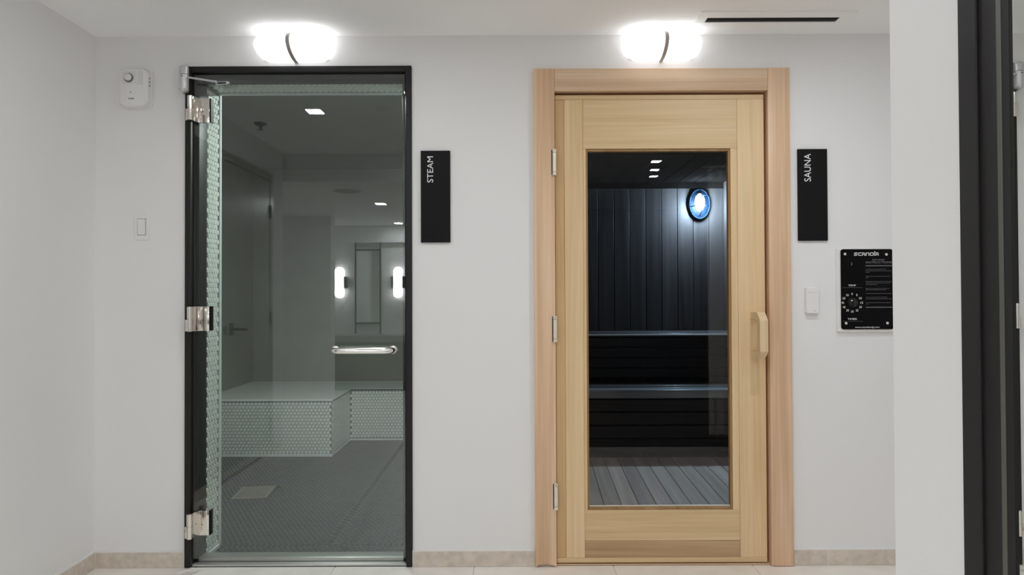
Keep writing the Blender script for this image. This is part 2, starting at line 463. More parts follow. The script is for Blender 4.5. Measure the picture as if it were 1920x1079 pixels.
for x0, x1 in ((SX0, -1.822), (-1.818, -0.862), (-0.858, SX1)):
    y0 = 0.115
    sk = (lambda u, v, x0=x0, y0=y0: abs(x0 + u - DRX) < 0.112 and abs(y0 + v - DRY) < 0.142) if x0 > -2 else None
    xa, xb = (max(x0, SFX0 + .05), min(x1, SFX1 - .045)) 
    hexfield('hex_mosaic', (x0, WT + .004, 0.0), (1, 0, 0), (0, 1, 0), (0, 0, 1), x1 - x0, 2.62 - WT, 0.026, 0.0035, 0.0035, M['hex_dark'], sfl,
             (lambda u, v, x0=x0: abs(x0 + u - DRX) < 0.112 and abs(WT + v - DRY) < 0.142))
hexfield('hex_mosaic', (SFX0 + .052, 0.112, 0.0), (1, 0, 0), (0, 1, 0), (0, 0, 1), SFX1 - SFX0 - .10, WT - 0.108, 0.026, 0.0035, 0.0035, M['hex_dark'], sfl)

# tiled reveal behind the door frame
rv = empty('trim_1', (0, 0, 0), 'pale hexagon tiled reveal lining the opening behind the glass door', 'reveal', kind='structure')
RX0, RX1, RZ = SFX0 + 0.045, SFX1 - 0.045, SFZ - 0.048
b = MB()
b.box(SFX0 + .004, RX0 - .004, 0.105, WT + .002, 0, RZ + .02); b.box(RX1 + .004, SFX1 - .004, 0.105, WT + .002, 0, RZ + .02)
b.box(SFX0 + .004, SFX1 - .004, 0.105, WT + .002, RZ + .004, SFZ - .004)
b.build('grout_bed', M['grout_light'], rv)
hexfield('hex_mosaic', (RX0 - .004, 0.106, 0.014), (0, 1, 0), (0, 0, 1), (1, 0, 0), WT - .118, RZ - .01, 0.026, 0.003, 0.004, M['hex_light'], rv)
hexfield('hex_mosaic', (RX1 + .004, 0.106, 0.014), (0, 1, 0), (0, 0, 1), (-1, 0, 0), WT - .118, RZ - .01, 0.026, 0.003, 0.004, M['hex_light'], rv)
hexfield('hex_mosaic', (RX0, 0.106, RZ + .004), (1, 0, 0), (0, 1, 0), (0, 0, -1), RX1 - RX0, WT - .118, 0.026, 0.003, 0.004, M['hex_light'], rv)
b = MB()
b.box(RX0 - .004, RX0 + .004, WT - .012, WT + .004, 0, RZ + .004); b.box(RX1 - .004, RX1 + .004, WT - .012, WT + .004, 0, RZ + .004)
b.box(RX0, RX1, WT - .012, WT + .004, RZ - .004, RZ + .004)
b.box(RX0 - .004, RX0 + .004, 0.105, WT, 0.0, 0.016); b.box(RX1 - .004, RX1 + .004, 0.105, WT, 0.0, 0.016)
b.build('edge_trim', M['trim_white'], rv)

# ------------------------------------------------------------------ sauna shell
NX0, NX1, NY1, NZ = -0.03, 1.87, 3.066, 2.155
sw = empty('wall_sauna_back', (0, 0, 0), 'dark upright boards behind the caged lamp in the sauna', 'wall', kind='structure')
BW = 0.139
b = MB(); b.box(NX0, NX1, NY1 + .018, NY1 + .1, 0, NZ + .1); b.build('backing', M['dark'], sw)
p0 = None
x = NX1 - BW
while x > NX0 - BW:
    if p0 is None:
        b = MB(); b.box(0.0015, BW - .0015, 0, 0.02, 0.0, NZ, 0.003, 1)
        p0 = b.build('plank', M['walnut_v'], sw); p0.location = (x, NY1, 0)
    else: clone(p0, 'plank', sw, (x, NY1, 0))
    x -= BW
for nm, xx, lab in (('wall_sauna_right', NX1, 'dark boards on the side of the sauna next to the lamp'), ('wall_sauna_left', NX0 - .02, 'dark boards on the hinge side of the sauna')):
    s2 = empty(nm, (0, 0, 0), lab, 'wall', kind='structure')
    b = MB(); b.box(xx if xx > 1 else xx - .05, xx + .07 if xx > 1 else xx, WT, NY1 + .02, 0, NZ + .1); b.build('backing', M['dark'], s2)
    q0 = None
    for k in range(20):
        y = WT + .005 + k * BW
        if q0 is None:
            b = MB(); b.box(0, 0.02, 0.0015, BW - .0015, 0, NZ, 0.003, 1); q0 = b.build('plank', M['walnut_v'], s2)
            q0.location = (xx - (.02 if xx > 1 else 0), y, 0)
        else: clone(q0, 'plank', s2, (xx - (.02 if xx > 1 else 0), y, 0))
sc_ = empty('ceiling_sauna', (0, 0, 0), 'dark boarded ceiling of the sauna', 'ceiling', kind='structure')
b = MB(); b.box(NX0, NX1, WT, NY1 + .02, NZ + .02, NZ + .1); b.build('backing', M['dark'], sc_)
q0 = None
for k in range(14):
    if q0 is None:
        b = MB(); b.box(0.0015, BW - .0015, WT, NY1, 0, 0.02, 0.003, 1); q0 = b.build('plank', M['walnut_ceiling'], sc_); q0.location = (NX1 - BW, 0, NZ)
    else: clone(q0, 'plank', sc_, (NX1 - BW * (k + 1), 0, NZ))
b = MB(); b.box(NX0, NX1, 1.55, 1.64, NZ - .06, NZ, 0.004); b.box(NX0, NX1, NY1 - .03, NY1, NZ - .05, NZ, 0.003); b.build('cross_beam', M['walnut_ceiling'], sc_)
b = MB(); b.box(NX0, NX1, 0.0, NY1, -0.06, -0.002)
tag(b.build('floor_sauna', M['grout_dark']), 'dark floor under the sauna duckboards', 'floor', kind='structure')

# ================================================================== STEAM DOOR
fr = empty('trim_2', (0, 0, 0), 'black metal door frame around the steam room glass door', 'door frame', kind='structure')
FW, FD = 0.0265, 0.012       # face width, how far the face stands proud
def frame_side(x0, x1, xi, xs, z1):
    """face post plus the stop behind the glass"""
    b = MB(); b.box(min(x0, x1), max(x0, x1), -FD, 0.10, 0.0, z1, 0.003, 2); return b
b = MB(); b.box(SFX0, SFX0 + FW, -FD, 0.10, 0.0, SFZ, 0.003); b.build('jamb', M['black'], fr, True)
b = MB(); b.box(SFX1 - FW, SFX1, -FD, 0.10, 0.0, SFZ, 0.003); b.build('jamb', M['black'], fr, True)
b = MB(); b.box(SFX0 + FW - .001, SFX1 - FW + .001, -FD, 0.10, SFZ - FW, SFZ - .0002, 0.003); b.build('head', M['black'], fr, True)
b = MB()
b.box(SFX0 + FW - .001, SFX0 + .045, 0.028, 0.104, 0.0, SFZ - FW + .001, 0.0015)
b.box(SFX1 - .045, SFX1 - FW + .001, 0.028, 0.104, 0.0, SFZ - FW + .001, 0.0015)
b.box(SFX0 + .044, SFX1 - .044, 0.028, 0.104, SFZ - .046, SFZ - FW + .001, 0.0015)
b.build('door_stop', M['black'], fr, True)
b = MB(); b.box(SFX0 + FW, SFX1 - FW, 0.0, 0.112, 0.0, 0.012, 0.003); b.box(SFX0 + .043, SFX1 - .043, 0.028, 0.095, 0.012, 0.030, 0.004)
b.build('threshold', M['steel'], fr, True)

d1 = empty('door_1', (SFX0 + FW, 0, 0), 'frameless clear glass steam room door with silver hinges and bar pull', 'door', kind='structure')
ox = SFX0 + FW
GX0, GX1, GZ0, GZ1 = 0.006, SFX1 - FW - ox - .005, 0.034, SFZ - FW - .006
b = MB(); b.box(GX0, GX1, 0.002, 0.012, GZ0, GZ1, 0.001, 1); b.build('glass_pane', M['door_glass'], d1)
def glass_hinge(z):
    # plate on the glass, offset neck, split barrel on the frame
    h = MB()
    h.box(0.030, 0.079, -0.008, 0.002, z - .053, z + .053, 0.0015)
    h.prism([(0.010, -.056), (0.022, -.048), (0.036, -.008), (0.036, .001), (0.024, .001)], 'z', z - .053, z + .053)
    o = h.build('hinge', M['nickel'], d1, True)
    k = MB(); k.box(0.0795, 0.084, -0.006, 0.024, z - .052, z + .054, 0.001); k.build('gasket', M['sign'], o)
    k = MB()
    k.cyl((0.015, -.050, z - .053), (0.015, -.050, z - .0014), 0.0118, seg=24); k.cyl((0.015, -.050, z + .0014), (0.015, -.050, z + .052), 0.0118, seg=24)
    k.cyl((0.015, -.050, z - .05), (0.015, -.050, z + .05), 0.0095, seg=16)
    k.box(-.006, 0.010, -.050, -.011, z - .052, z - .003, .001)
    k.build('barrel', M['nickel'], o, True)
    k = MB(); k.cyl((0.050, -.0082, z - .006), (0.050, -.0078, z - .006), 0.0022, seg=10); k.build('set_screw', M['sign'], o)
    return o
for z in (1.978, 1.073, 0.192): glass_hinge(z)
# pull bar
zx0, zx1, zz = -0.766 - ox, -0.517 - ox, 0.935
pts = []
R = 0.028; P = -0.062
for k in range(7):
    a = PI / 2 * k / 6; pts.append((zx0 + R - R * math.cos(a), P + R - R * math.sin(a), zz))
pts = [(zx0, 0.0, zz), (zx0, P + R + .002, zz)] + pts[1:]
right = [(zx0 + zx1 - p[0], p[1], p[2]) for p in reversed(pts)]
b = MB(); b.tube(pts + right, 0.0135, 20)
b.cyl((zx0, 0.003, zz), (zx0, -.004, zz), .018); b.cyl((zx1, 0.003, zz), (zx1, -.004, zz), .018)
b.build('pull_handle', M['chrome'], d1, True)
b = MB()
for xx in (zx0, zx1): b.cyl((xx, .011, zz), (xx, .020, zz), .017)
b.build('handle_rose', M['chrome'], d1, True)

# tubular closer on the hinge corner
dc = empty('door_closer', (-1.409, -0.012, 2.106), 'silver tubular door closer with thin arm above the top glass hinge', 'door closer')
b = MB()
prof = []
def pill(z0, z1, r, dome0, dome1):
    rows = []
    zs = []
    if dome0: zs += [(z0 + r * 0.75 * (1 - math.cos(PI / 2 * k / 6)), math.sin(PI / 2 * k / 6)) for k in range(7)]
    else: zs += [(z0, 0), (z0, 1)]
    if dome1: zs += [(z1 - r * 0.75 * (1 - math.sin(PI / 2 * k / 6)), math.cos(PI / 2 * k / 6)) for k in range(7)]
    else: zs += [(z1, 1), (z1, 0)]
    for z, s in zs:
        rows.append([(r * s * math.cos(2 * PI * k / 24), -.022 + 1.1 * r * s * math.sin(2 * PI * k / 24), z) for k in range(25)])
    return rows
b.grid(pill(-.060, 0.0175, 0.0195, True, False)); 
b.build('body', M['silver'], dc, True)
b = MB(); b.grid(pill(.0195, 0.062, 0.0195, False, True)); b.build('spring_cap', M['silver'], dc, True)
b = MB(); b.box(-.011, .011, -.02, 0.0, -.058, .060, .002); b.cyl((0, -.022, .014), (0, -.022, .022), .017); b.build('mounting_foot', M['plastic_dark'], dc)
for xx, zz2, yy in ((-.013, -.047, -.036), (.009, -.047, -.038), (-.013, .052, -.032), (.006, .053, -.032), (0.0, .009, -.0435)):
    b = MB(); b.sphere((xx, yy, zz2), .0028, u=12, v=8); b.build('screw', M['plastic_dark'], dc)
b = MB()
b.tube([(.012, -.030, .006), (.030, -.032, .004), (.135, -.020, -.010)], .0042, 10)
b.sphere((.135, -.020, -.010), .0055)
b.build('arm', M['silver'], dc, True)
b = MB(); b.prism([(0.128, -.020), (0.182, -.017), (0.190, -.013), (0.186, -.006), (0.135, -.008)], 'y', .0, -.012, .001)
b.build('slide_shoe', M['silver'], dc, True)
b = MB(); b.prism([(0.140, -.0175), (0.176, -.0155), (0.178, -.010), (0.142, -.0105)], 'y', -.0125, -.0118)
b.build('shoe_slot', M['sign'], dc)

# ================================================================== SAUNA DOOR
cs = empty('trim_3', (0, 0, 0), 'pale wooden casing around the sauna door', 'door frame', kind='structure')
CP = -0.021       # casing stands proud of the wall
b = MB(); b.prism([(CX0, .0), (CX0 + .018, .012), (CX0 + .032, .012), (CX0 + .05, .016), (CX0 + .07, .010), (IX0, .004), (IX0, CZ), (CX0, CZ)], 'y', CP, 0.0, 0.0015)
b.build('casing_board', M['casing_v'], cs, True)
b = MB(); b.prism([(IX1, .004), (CX1, .002), (CX1, CZ), (IX1, CZ)], 'y', CP, 0.0, 0.0015); b.build('casing_board', M['casing_v'], cs, True)
b = MB(); b.box(IX0 + .0005, IX1 - .0005, CP, 0.0, IZ, CZ - .001, 0.0015); b.build('casing_board', M['casing_h'], cs, True)
b = MB(); b.box(IX0 - .019, IX0, 0.0, WT, 0, IZ + .019); b.build('jamb_board', M['casing_v'], cs)
b = MB(); b.box(IX1, IX1 + .019, 0.0, WT, 0, IZ + .019); b.build('jamb_board', M['casing_v'], cs)
b = MB(); b.box(IX0, IX1, 0.0, WT, IZ, IZ + .019); b.build('jamb_board', M['casing_h'], cs)
b = MB(); b.box(IX0, IX1, 0.0, WT, 0.0, 0.006, 0.001); b.build('sill_board', M['casing_h'], cs)
b = MB(); b.box(IX0 + .0, IX0 + .012, 0.05, .07, 0.006, IZ); b.box(IX1 - .012, IX1, 0.05, .07, 0.006, IZ); b.box(IX0, IX1, .05, .07, IZ - .012, IZ); b.build('door_stop', M['bead'], cs)

LX0, LX1, LZ0, LZ1 = 0.1895, 1.0985, 0.012, 2.0405
d2 = empty('door_2', (LX0, 0, 0), 'pale wooden sauna door with a tall dark glass panel', 'door', kind='structure')
def leaf(name, x0, x1, z0, z1, m, y0=0.0, y1=0.043, bv=0.0012):
    b = MB(); b.box(x0 - LX0, x1 - LX0, y0, y1, z0, z1, bv, 1); return b.build(name, m, d2)
ZR0, ZR1 = 0.238, 1.806       # opening in the rails
leaf('lipping', LX0, LX1, 2.021, LZ1, M['alder_h'])
leaf('edge_strip', LX0, 0.2295, 0.0335, 2.0205, M['edge_wood'], 0.0012)
leaf('stile', 0.230, 0.3105, 0.0335, 2.0205, M['alder_v'])
leaf('stile', 0.982, LX1, 0.0335, 2.0205, M['alder_v'])
leaf('top_rail', 0.311, 0.9815, ZR1, 2.0205, M['alder_h'], .0005)
leaf('rail', 0.311, 0.9815, 0.107, ZR0, M['alder_h'], .0005)
leaf('kick_rail', 0.311, 0.9815, 0.0335, 0.1065, M['kick_wood'], .0012)
leaf('lipping', LX0, LX1, LZ0, 0.033, M['alder_h'])
leaf('mullion_strip', 0.311, 0.3235, ZR0, ZR1, M['alder_v'], .001)
leaf('mullion_strip', 0.9525, 0.9815, ZR0, ZR1, M['alder_v'], .0008)
# beads and pane
b = MB(); b.box(0.3235 - LX0, 0.332 - LX0, .008, .035, ZR0, ZR1, .001, 1); b.build('glazing_bead', M['bead'], d2)
b = MB(); b.box(0.944 - LX0, 0.9525 - LX0, .008, .035, ZR0, ZR1, .001, 1); b.build('glazing_bead', M['bead'], d2)
b = MB(); b.box(0.332 - LX0, 0.944 - LX0, .008, .035, ZR1 - .010, ZR1, .001, 1); b.build('glazing_bead', M['bead'], d2)
b = MB(); b.box(0.332 - LX0, 0.944 - LX0, .004, .035, ZR0, ZR0 + .011, .001, 1); b.build('glazing_bead', M['bead'], d2)
b = MB(); b.box(0.332 - LX0, 0.944 - LX0, .016, .0175, ZR0 + .011, ZR0 + .017); b.box(0.332 - LX0, .944 - LX0, .0155, .0185, ZR0 + .0145, ZR0 + .0165, .0003, 1); b.build('glass_gasket', M['brushed'], d2)
b = MB(); b.box(0.330 - LX0, 0.946 - LX0, .018, .026, ZR0 + .008, ZR1 - .008); b.build('glass_pane', M['sauna_glass'], d2)
# hinges: barrel with end knuckles
for z in (1.743, 1.023, 0.304):
    k = MB()
    k.cyl((-.0045, -.0235, z - .041), (-.0045, -.0235, z + .041), .0085, seg=18)
    o = k.build('hinge', M['brushed'], d2, True)
    k = MB(); k.cyl((-.0045, -.0235, z + .0425), (-.0045, -.0235, z + .056), .0088, seg=18); k.cyl((-.0045, -.0235, z - .056), (-.0045, -.0235, z - .0425), .0088, seg=18)
    k.build('knuckle', M['brushed'], o, True)
    k = MB(); k.box(-.0165, -.004, -.0225, -.0205, z - .054, z + .054); k.sphere((-.0045, -.0325, z + .0495), .002)
    k.build('leaf_plate', M['sign'], o)
# wooden D handle with finger grooves on the inside
hx0, hx1, hz0, hz1 = 1.034 - LX0, 1.069 - LX0, 0.893, 1.094
pairs = [((0.0, hz0), (0.0, hz0 + .034)), ((-.040, hz0 + .001), (-.040, hz0 + .034)), ((-.076, hz0 + .004), (-.068, hz0 + .037)), ((-.097, hz0 + .019), (-.081, hz0 + .043))]
za, zb = hz0 + .036, hz1 - .034
n = 28
for k in range(n + 1):
    q = k / n
    zi = hz0 + .050 + (hz1 - .050 - hz0 - .050) * q
    pairs.append(((-.114, za + (zb - za) * q), (-.086 + .007 * abs(math.sin(PI * 4 * q)), zi)))
pairs += [((-.098, hz1 - .017), (-.081, hz1 - .042)), ((-.078, hz1), (-.068, hz1 - .035)), ((-.040, hz1), (-.040, hz1 - .031)), ((0.0, hz1), (0.0, hz1 - .031))]
t = bmesh.new()
rings = []
for (oy, oz), (iy, iz) in pairs:
    rings.append([t.verts.new((xx, yy, zz)) for xx, yy, zz in ((hx0, oy, oz), (hx1, oy, oz), (hx1, iy, iz), (hx0, iy, iz))])
for r0, r1 in zip(rings, rings[1:]):
    for k in range(4): t.faces.new((r0[k], r0[(k + 1) % 4], r1[(k + 1) % 4], r1[k]))
t.faces.new(rings[0]); t.faces.new(rings[-1][::-1])
bmesh.ops.recalc_face_normals(t, faces=t.faces)
long_edges = [ed for ed in t.edges if abs(ed.verts[0].co.x - ed.verts[1].co.x) < 1e-6 and ed.calc_face_angle(0) > 1.2 and not (abs(ed.verts[0].co.y) < 1e-6 and abs(ed.verts[1].co.y) < 1e-6)]
bmesh.ops.bevel(t, geom=long_edges, offset=0.0022, segments=2, profile=0.5, affect='EDGES')
b = MB(); b._merge(t); hd = b.build('pull_handle', M['handle_wood'], d2)
b = MB(); b.cyl((1.0515 - LX0, -.0975, hz1 - .0152), (1.0515 - LX0, -.094, hz1 - .0205), .0035)
b.build('screw_plug', M['alder_v'], hd)
b = MB(); b.cyl((1.0515 - LX0, -.0965, hz0 + .0175), (1.0515 - LX0, -.092, hz0 + .0235), .0035)
b.build('screw_plug', M['alder_v'], hd)

# ================================================================== WALL LAMPS
def wall_lamp(x, lean, label):
    L_ = empty('wall_lamp', (x, 0, 2.243), label, 'lamp', 'frosted capsule lamps over the doors')
    A, r, p = 0.170, 0.056, 0.128
    def half(x0, x1, scale=1.0, n=18):
        rows = []
        for i in range(n + 1):
            # finer steps towards the rounded end
            xx = x0 + (x1 - x0) * math.sin(PI / 2 * i / n)
            e = max(0.0, abs(xx) - (A - 0.082)) / 0.082
            c = (max(0.0, 1 - e ** 2.2)) ** 0.5
            c = max(c, 0.0)
            rows.append([(xx, -p * scale * (0.25 * min(1, c * 2) + 0.75 * c) * math.sin(PI * k / 20), r * scale * math.cos(PI * k / 20) * c) for k in range(21)])
        return rows
    for sgn in (-1, 1):
        b = MB(); b.grid(half(sgn * 0.006, sgn * A)); b.build('shade', M['shade'], L_, True)
    b = MB()
    w2, rr = 0.0075, 1.04
    rows = []
    for xx, s in ((-w2, 0.9), (-w2, rr), (w2, rr), (w2, 0.9)):
        rows.append([(xx, -p * s * math.sin(PI * k / 28), r * s * math.cos(PI * k / 28)) for k in range(29)])
    b.grid(rows); b.build('strap', M['strap'], L_, True)
    b = MB(); b.prism(rrect(-A + .006, A - .006, -.052, .052, .05, 8), 'y', -.004, 0.0); b.build('back_plate', M['plastic'], L_)
    return L_
wall_lamp(-0.934, 1, 'glowing white capsule lamp above the black glass door frame')
wall_lamp(0.6525, -1, 'glowing white capsule lamp above the wooden sauna door')

# ================================================================== CEILING VENT
av = empty('air_vent', (1.075, -0.166, CEIL), 'white linear ceiling vent with one long black slot', 'vent')
b = MB()
for x0, x1, y0, y1 in ((-.313, .313, -.081, -.024), (-.313, .313, .024, .075), (-.313, -.271, -.024, .024), (.271, .313, -.024, .024)):
    b.box(x0, x1, y0, y1, -.004, 0.0, 0.0006, 1)
b.build('frame', M['ceiling'], av)
b = MB(); b.box(-.273, .273, -.026, .026, -.0012, 0.0); b.build('slot', M['dark'], av)
b = MB(); b.box(-.270, .270, -.002, .002, -.0030, -.001); b.build('blade', M['sign'], av)

# ================================================================== SIGNS
def sign(x, zc, body, t0, t1, label):
    s = empty('room_sign', (x, 0, zc), label, 'sign', 'black upright room signs')
    b = MB(); b.box(-.0635, .0635, -.012, 0.0, -.199, .199, .0012, 1); b.build('plate', M['sign'], s)
    text('lettering', body, t0[0] - x, t1[0] - x, t1[1] - zc, t0[1] - zc, -.012, M['white'], s, True)
    b = MB()
    for k in range(6):
        for q in range(2):
            if (k * 7 + q * 3) % 4: b.sphere((.0 + .009 * k - .01, -.012, -.165 + .004 * q), .0011, u=8, v=6)
    b.build('braille', M['sign'], s)
    return s
sign(-0.330, 1.599, 'STEAM', (-.3655, 1.773), (-.3395, 1.6595), 'black sign reading STEAM upwards in white letters')
sign(1.305, 1.600, 'SAUNA', (1.268, 1.778), (1.2965, 1.6575), 'black sign reading SAUNA upwards in white letters')

# ================================================================== SWITCHES, ALARM
ls = empty('light_switch', (-1.605, 0, 1.4725), 'flat white rocker light switch under the white alarm', 'switch')
b = MB(); b.prism(rrect(-.0305, .0305, -.0565, .0565, .004), 'y', -.006, 0.0, .0008); b.build('face_plate', M['plastic'], ls)
b = MB(); b.prism([(0.0, -.034), (-.0085, -.034), (-.0105, .034), (0.0, .034)], 'x', -.0165, .0165); b.build('rocker', M['plastic'], ls)
b = MB(); b.box(-.019, .019, -.0066, -.0058, -.0365, .0365); b.build('rocker_gap', M['plastic_grey'], ls)
pc = empty('wall_sensor', (1.2955, 0, 1.1415), 'small white wall sensor box under the black SAUNA sign', 'sensor')
b = MB(); b.prism(rrect(-.0275, .0275, -.0555, .0555, .007), 'y', -.021, 0.0, .002); b.build('housing', M['plastic'], pc)
b = MB(); b.box(-.022, .022, -.0225, -.0205, .036, .041, .0006, 1); b.build('slot', M['plastic'], pc)
b = MB(); b.cyl((.008, -.0212, -.044), (.008, -.0206, -.044), .0022); b.build('screw', M['plastic_grey'], pc)

al = empty('alarm_sounder', (-1.624, 0, 2.071), 'white wall alarm with round siren and speaker grille', 'alarm')
b = MB(); b.prism(rrect(-.062, .062, -.081, .081, .018, 6), 'y', -.040, -.002, .006); b.build('housing', M['plastic'], al, True)
b = MB(); b.prism(rrect(-.066, .066, -.084, .084, .020, 6), 'y', -.010, 0.0, .003); b.build('back_box', M['plastic'], al, True)
b = MB(); b.prism(rrect(-.050, .018, .012, .072, .006), 'y', -.0425, -.038, .001); b.build('grille_panel', M['plastic'], al)
b = MB()
for i in range(12):
    for j in range(10):
        x_, z_ = -.046 + i * .0055 + (.0027 if j % 2 else 0), .017 + j * .0055
        if (x_ + .018) ** 2 + (z_ - .040) ** 2 > .023 ** 2 and x_ < .016: b.cyl((x_, -.0428, z_), (x_, -.0420, z_), .0012, seg=6)
for i in range(4):
    for j in range(12): b.cyl((.022 + i * .0055, -.0403, .013 + j * .005), (.022 + i * .0055, -.0396, .013 + j * .005), .0013, seg=6)
o = b.build('grille_holes', M['plastic_grey'], al); o['kind'] = 'stuff'
b = MB(); b.cyl((-.018, -.047, .040), (-.018, -.040, .040), .0195, seg=32); b.build('siren', mat('siren_ring', (0.16, 0.16, 0.16), 0.5), al, True)
b = MB(); b.cyl((-.019, -.050, .041), (-.019, -.044, .041), .0148, seg=32)
for a in range(4): b.box(-.020 + .012 * math.cos(a * PI / 2) - .002, -.018 + .012 * math.cos(a * PI / 2) + .002, -.0515, -.048, .040 + .012 * math.sin(a * PI / 2) - .002, .042 + .012 * math.sin(a * PI / 2) + .002)
b.build('siren_cap', M['plastic'], al, True)
b = MB(); b.cyl((-.012, -.0412, -.022), (-.012, -.0395, -.022), .0022); b.build('indicator', M['plastic_dark'], al)
b = MB()
for z_ in (.042, .026, .010): b.box(.061, .0635, -.030, -.022, z_ - .004, z_ + .004, .0006, 1)
b.build('side_button', mat('red_button', (0.45, 0.25, 0.24), 0.5), al)
b = MB(); b.prism(rrect(-.022, .004, -.052, -.046, .002), 'y', -.0405, -.0395); b.build('indicator', M['plastic_grey'], al)

# ================================================================== SAUNA CONTROL PANEL
PX, PZ = 1.531, 1.190
cp = empty('sauna_control_panel', (PX, 0, PZ), 'black sauna control panel with timer dial and printed instructions', 'control panel')
def ux(px): return (px - 1621.5) / 432.0
def uz(py): return (542.5 - py) / 432.0
b = MB(); b.box(ux(1567), ux(1672.5), -.016, 0.0, uz(622), uz(466), .002); b.build('back_box', M['plastic'], cp)
b = MB(); b.prism(rrect(ux(1573), ux(1670), uz(617.5), uz(468), .011), 'y', -.021, -.015, .0006)
b.build('face_plate', mat('gloss_black_panel', (0.003, 0.003, 0.0032), 0.15, spec=0.12), cp)
YF = -.021
for sx, sy in ((1580.8, 477), (1658, 478), (1581.6, 606), (1658.6, 606)):
    b = MB(); b.sphere((ux(sx), YF, uz(sy)), .0062, sy=.45); b.build('screw', M['chrome'], cp, True)
def ptext(body, x0, x1, y0, y1, m, name='lettering'): return text(name, body, ux(x0), ux(x1), uz(y1), uz(y0), YF, m, cp, False, .0003)
# squared logo strokes: S C A N D I A
b = MB()
def stroke(x0, x1, y0, y1): b.box(ux(x0), ux(x1), YF - .0004, YF + .001, uz(y1), uz(y0))
for st in ((1597.5, 1604, 474.3, 475.6), (1597.5, 1599, 474.3, 477.8), (1597.5, 1604, 476.7, 478), (1602.5, 1604, 476.7, 480.3), (1597.5, 1604, 479, 480.3),
           (1605, 1611, 474.3, 475.6), (1605, 1606.6, 474.3, 480.3), (1605, 1611, 479, 480.3),
           (1612, 1618, 474.3, 475.6), (1616.5, 1618, 474.3, 480.3), (1612, 1613.5, 476.7, 480.3), (1612, 1618, 477, 478.2),
           (1619, 1620.6, 474.3, 480.3), (1619, 1626, 474.3, 475.6), (1624.5, 1626, 474.3, 480.3),
           (1627, 1634, 474.3, 475.6), (1627, 1628.4, 474.3, 480.3), (1627, 1634, 479, 480.3), (1632.6, 1634, 474.3, 480.3),
           (1635.2, 1636.6, 472, 480.3),
           (1637.5, 1643.3, 474.3, 475.6), (1641.8, 1643.3, 474.3, 480.3), (1637.5, 1639, 476.7, 480.3), (1637.5, 1643.3, 477, 478.2)): stroke(*st)
b.build('logo', M['white'], cp)
ptext('SAUNA', 1631.5, 1654.5, 486.4, 489.4, M['grey_print'])
ptext('INSTRUCTIONS', 1619.5, 1667.5, 490.8, 494.6, M['grey_print'])
ptext('TEMP', 1586.2, 1600.4, 534, 537.2, M['white'])
ptext('TIMER', 1584.4, 1602, 596.6, 599.8, M['white'])
ptext('www.scandiamfg.com', 1598, 1643.5, 612, 615.6, M['white'])
for x0, x1, y0, y1, m_ in ((1618.5, 1668, 498.4, 499.7, 'grey_print'), (1618.5, 1668, 575.8, 577.1, 'grey_print'), (1574.5, 1613, 539.4, 540, 'dim_print'),
                           (1574.5, 1613, 602.2, 602.8, 'dim_print'), (1592.4, 1593.6, 492.5, 498.5, 'grey_print')):
    b = MB(); b.box(ux(x0), ux(x1), YF - .0003, YF + .001, uz(y1), uz(y0)); b.build('printed_rule', M[m_], cp)
b = MB()
for yy, xe in ((505.5, 1660), (508.4, 1667), (511.2, 1626), (518.5, 1664), (521.4, 1626), (528.3, 1667), (531, 1664), (534, 1641), (541.4, 1663), (543.8, 1659), (550.6, 1667), (557.5, 1660), (560.6, 1667), (567.6, 1664), (570.4, 1626)):
    x_ = 1618.8
    while x_ < xe - 1.5:
        w_ = random.uniform(1.6, 4.2); b.box(ux(x_), ux(min(x_ + w_, xe)), YF - .0003, YF + .001, uz(yy + .75), uz(yy - .35)); x_ += w_ + .8
b.build('small_print', M['dim_print'], cp)['kind'] = 'stuff'
KX, KY = 1593.2, 567.8
for k in range(12):
    a = math.radians(k * 30); s_ = str(k * 5)
    cx_, cy_ = KX + 17.6 * math.sin(a), KY - 16.4 * math.cos(a); w_ = 1.3 if len(s_) == 1 else 2.5
    ptext(s_, cx_ - w_, cx_ + w_, cy_ - 2.0, cy_ + 2.0, M['white'], 'dial_number')
b = MB(); b.cyl((ux(KX), YF + .001, uz(KY)), (ux(KX), YF - .012, uz(KY)), .0225, .0195, 32)
b.box(ux(KX) - .004, ux(KX) + .004, YF - .019, YF - .011, uz(KY) - .019, uz(KY) + .019, .0015)
kn = b.build('timer_knob', mat('black_knob', (0.010, 0.010, 0.010), 0.35), cp, True)
b = MB(); b.box(ux(1588.6), ux(1592.2), YF - .0128, YF - .0118, uz(564.6), uz(562.8)); b.build('pointer', M['white'], kn)

# ================================================================== NEAR MIRROR
mr = empty('wall_mirror', (MX, -2.415, 0), 'tall black framed mirror on the near partition wall', 'mirror')
b = MB(); b.box(-.006, .0, -.0235, 0.0, 0.004, CEIL - .002, .001, 1); b.box(-.006, 0.0, -1.2, -1.176, 0.004, CEIL - .002, .001, 1)
b.box(-.006, .0, -1.177, -.023, CEIL - .024, CEIL - .002, .001, 1); b.box(-.006, .0, -1.177, -.023, .004, .03, .001, 1)
b.build('frame', M['black'], mr)
b = MB(); b.box(-.003, .0, -.0435, -.0235, .028, CEIL - .022); b.build('inner_rebate', M['black'], mr)
b = MB(); b.box(-.0035, .0, -.0488, -.0435, .028, CEIL - .022, .0005, 1); b.build('highlight_bead', mat('olive_highlight', (0.10, 0.10, 0.085), 0.4), mr)  # olive colour stands in for a highlight along the black frame
b = MB(); b.box(-.003, .0, -.0575, -.0488, .028, CEIL - .022); b.build('inner_rebate', M['black'], mr)
b = MB(); b.box(-.0015, .0, -1.176, -.0575, .03, CEIL - .024); b.build('mirror_pane', M['mirror'], mr)

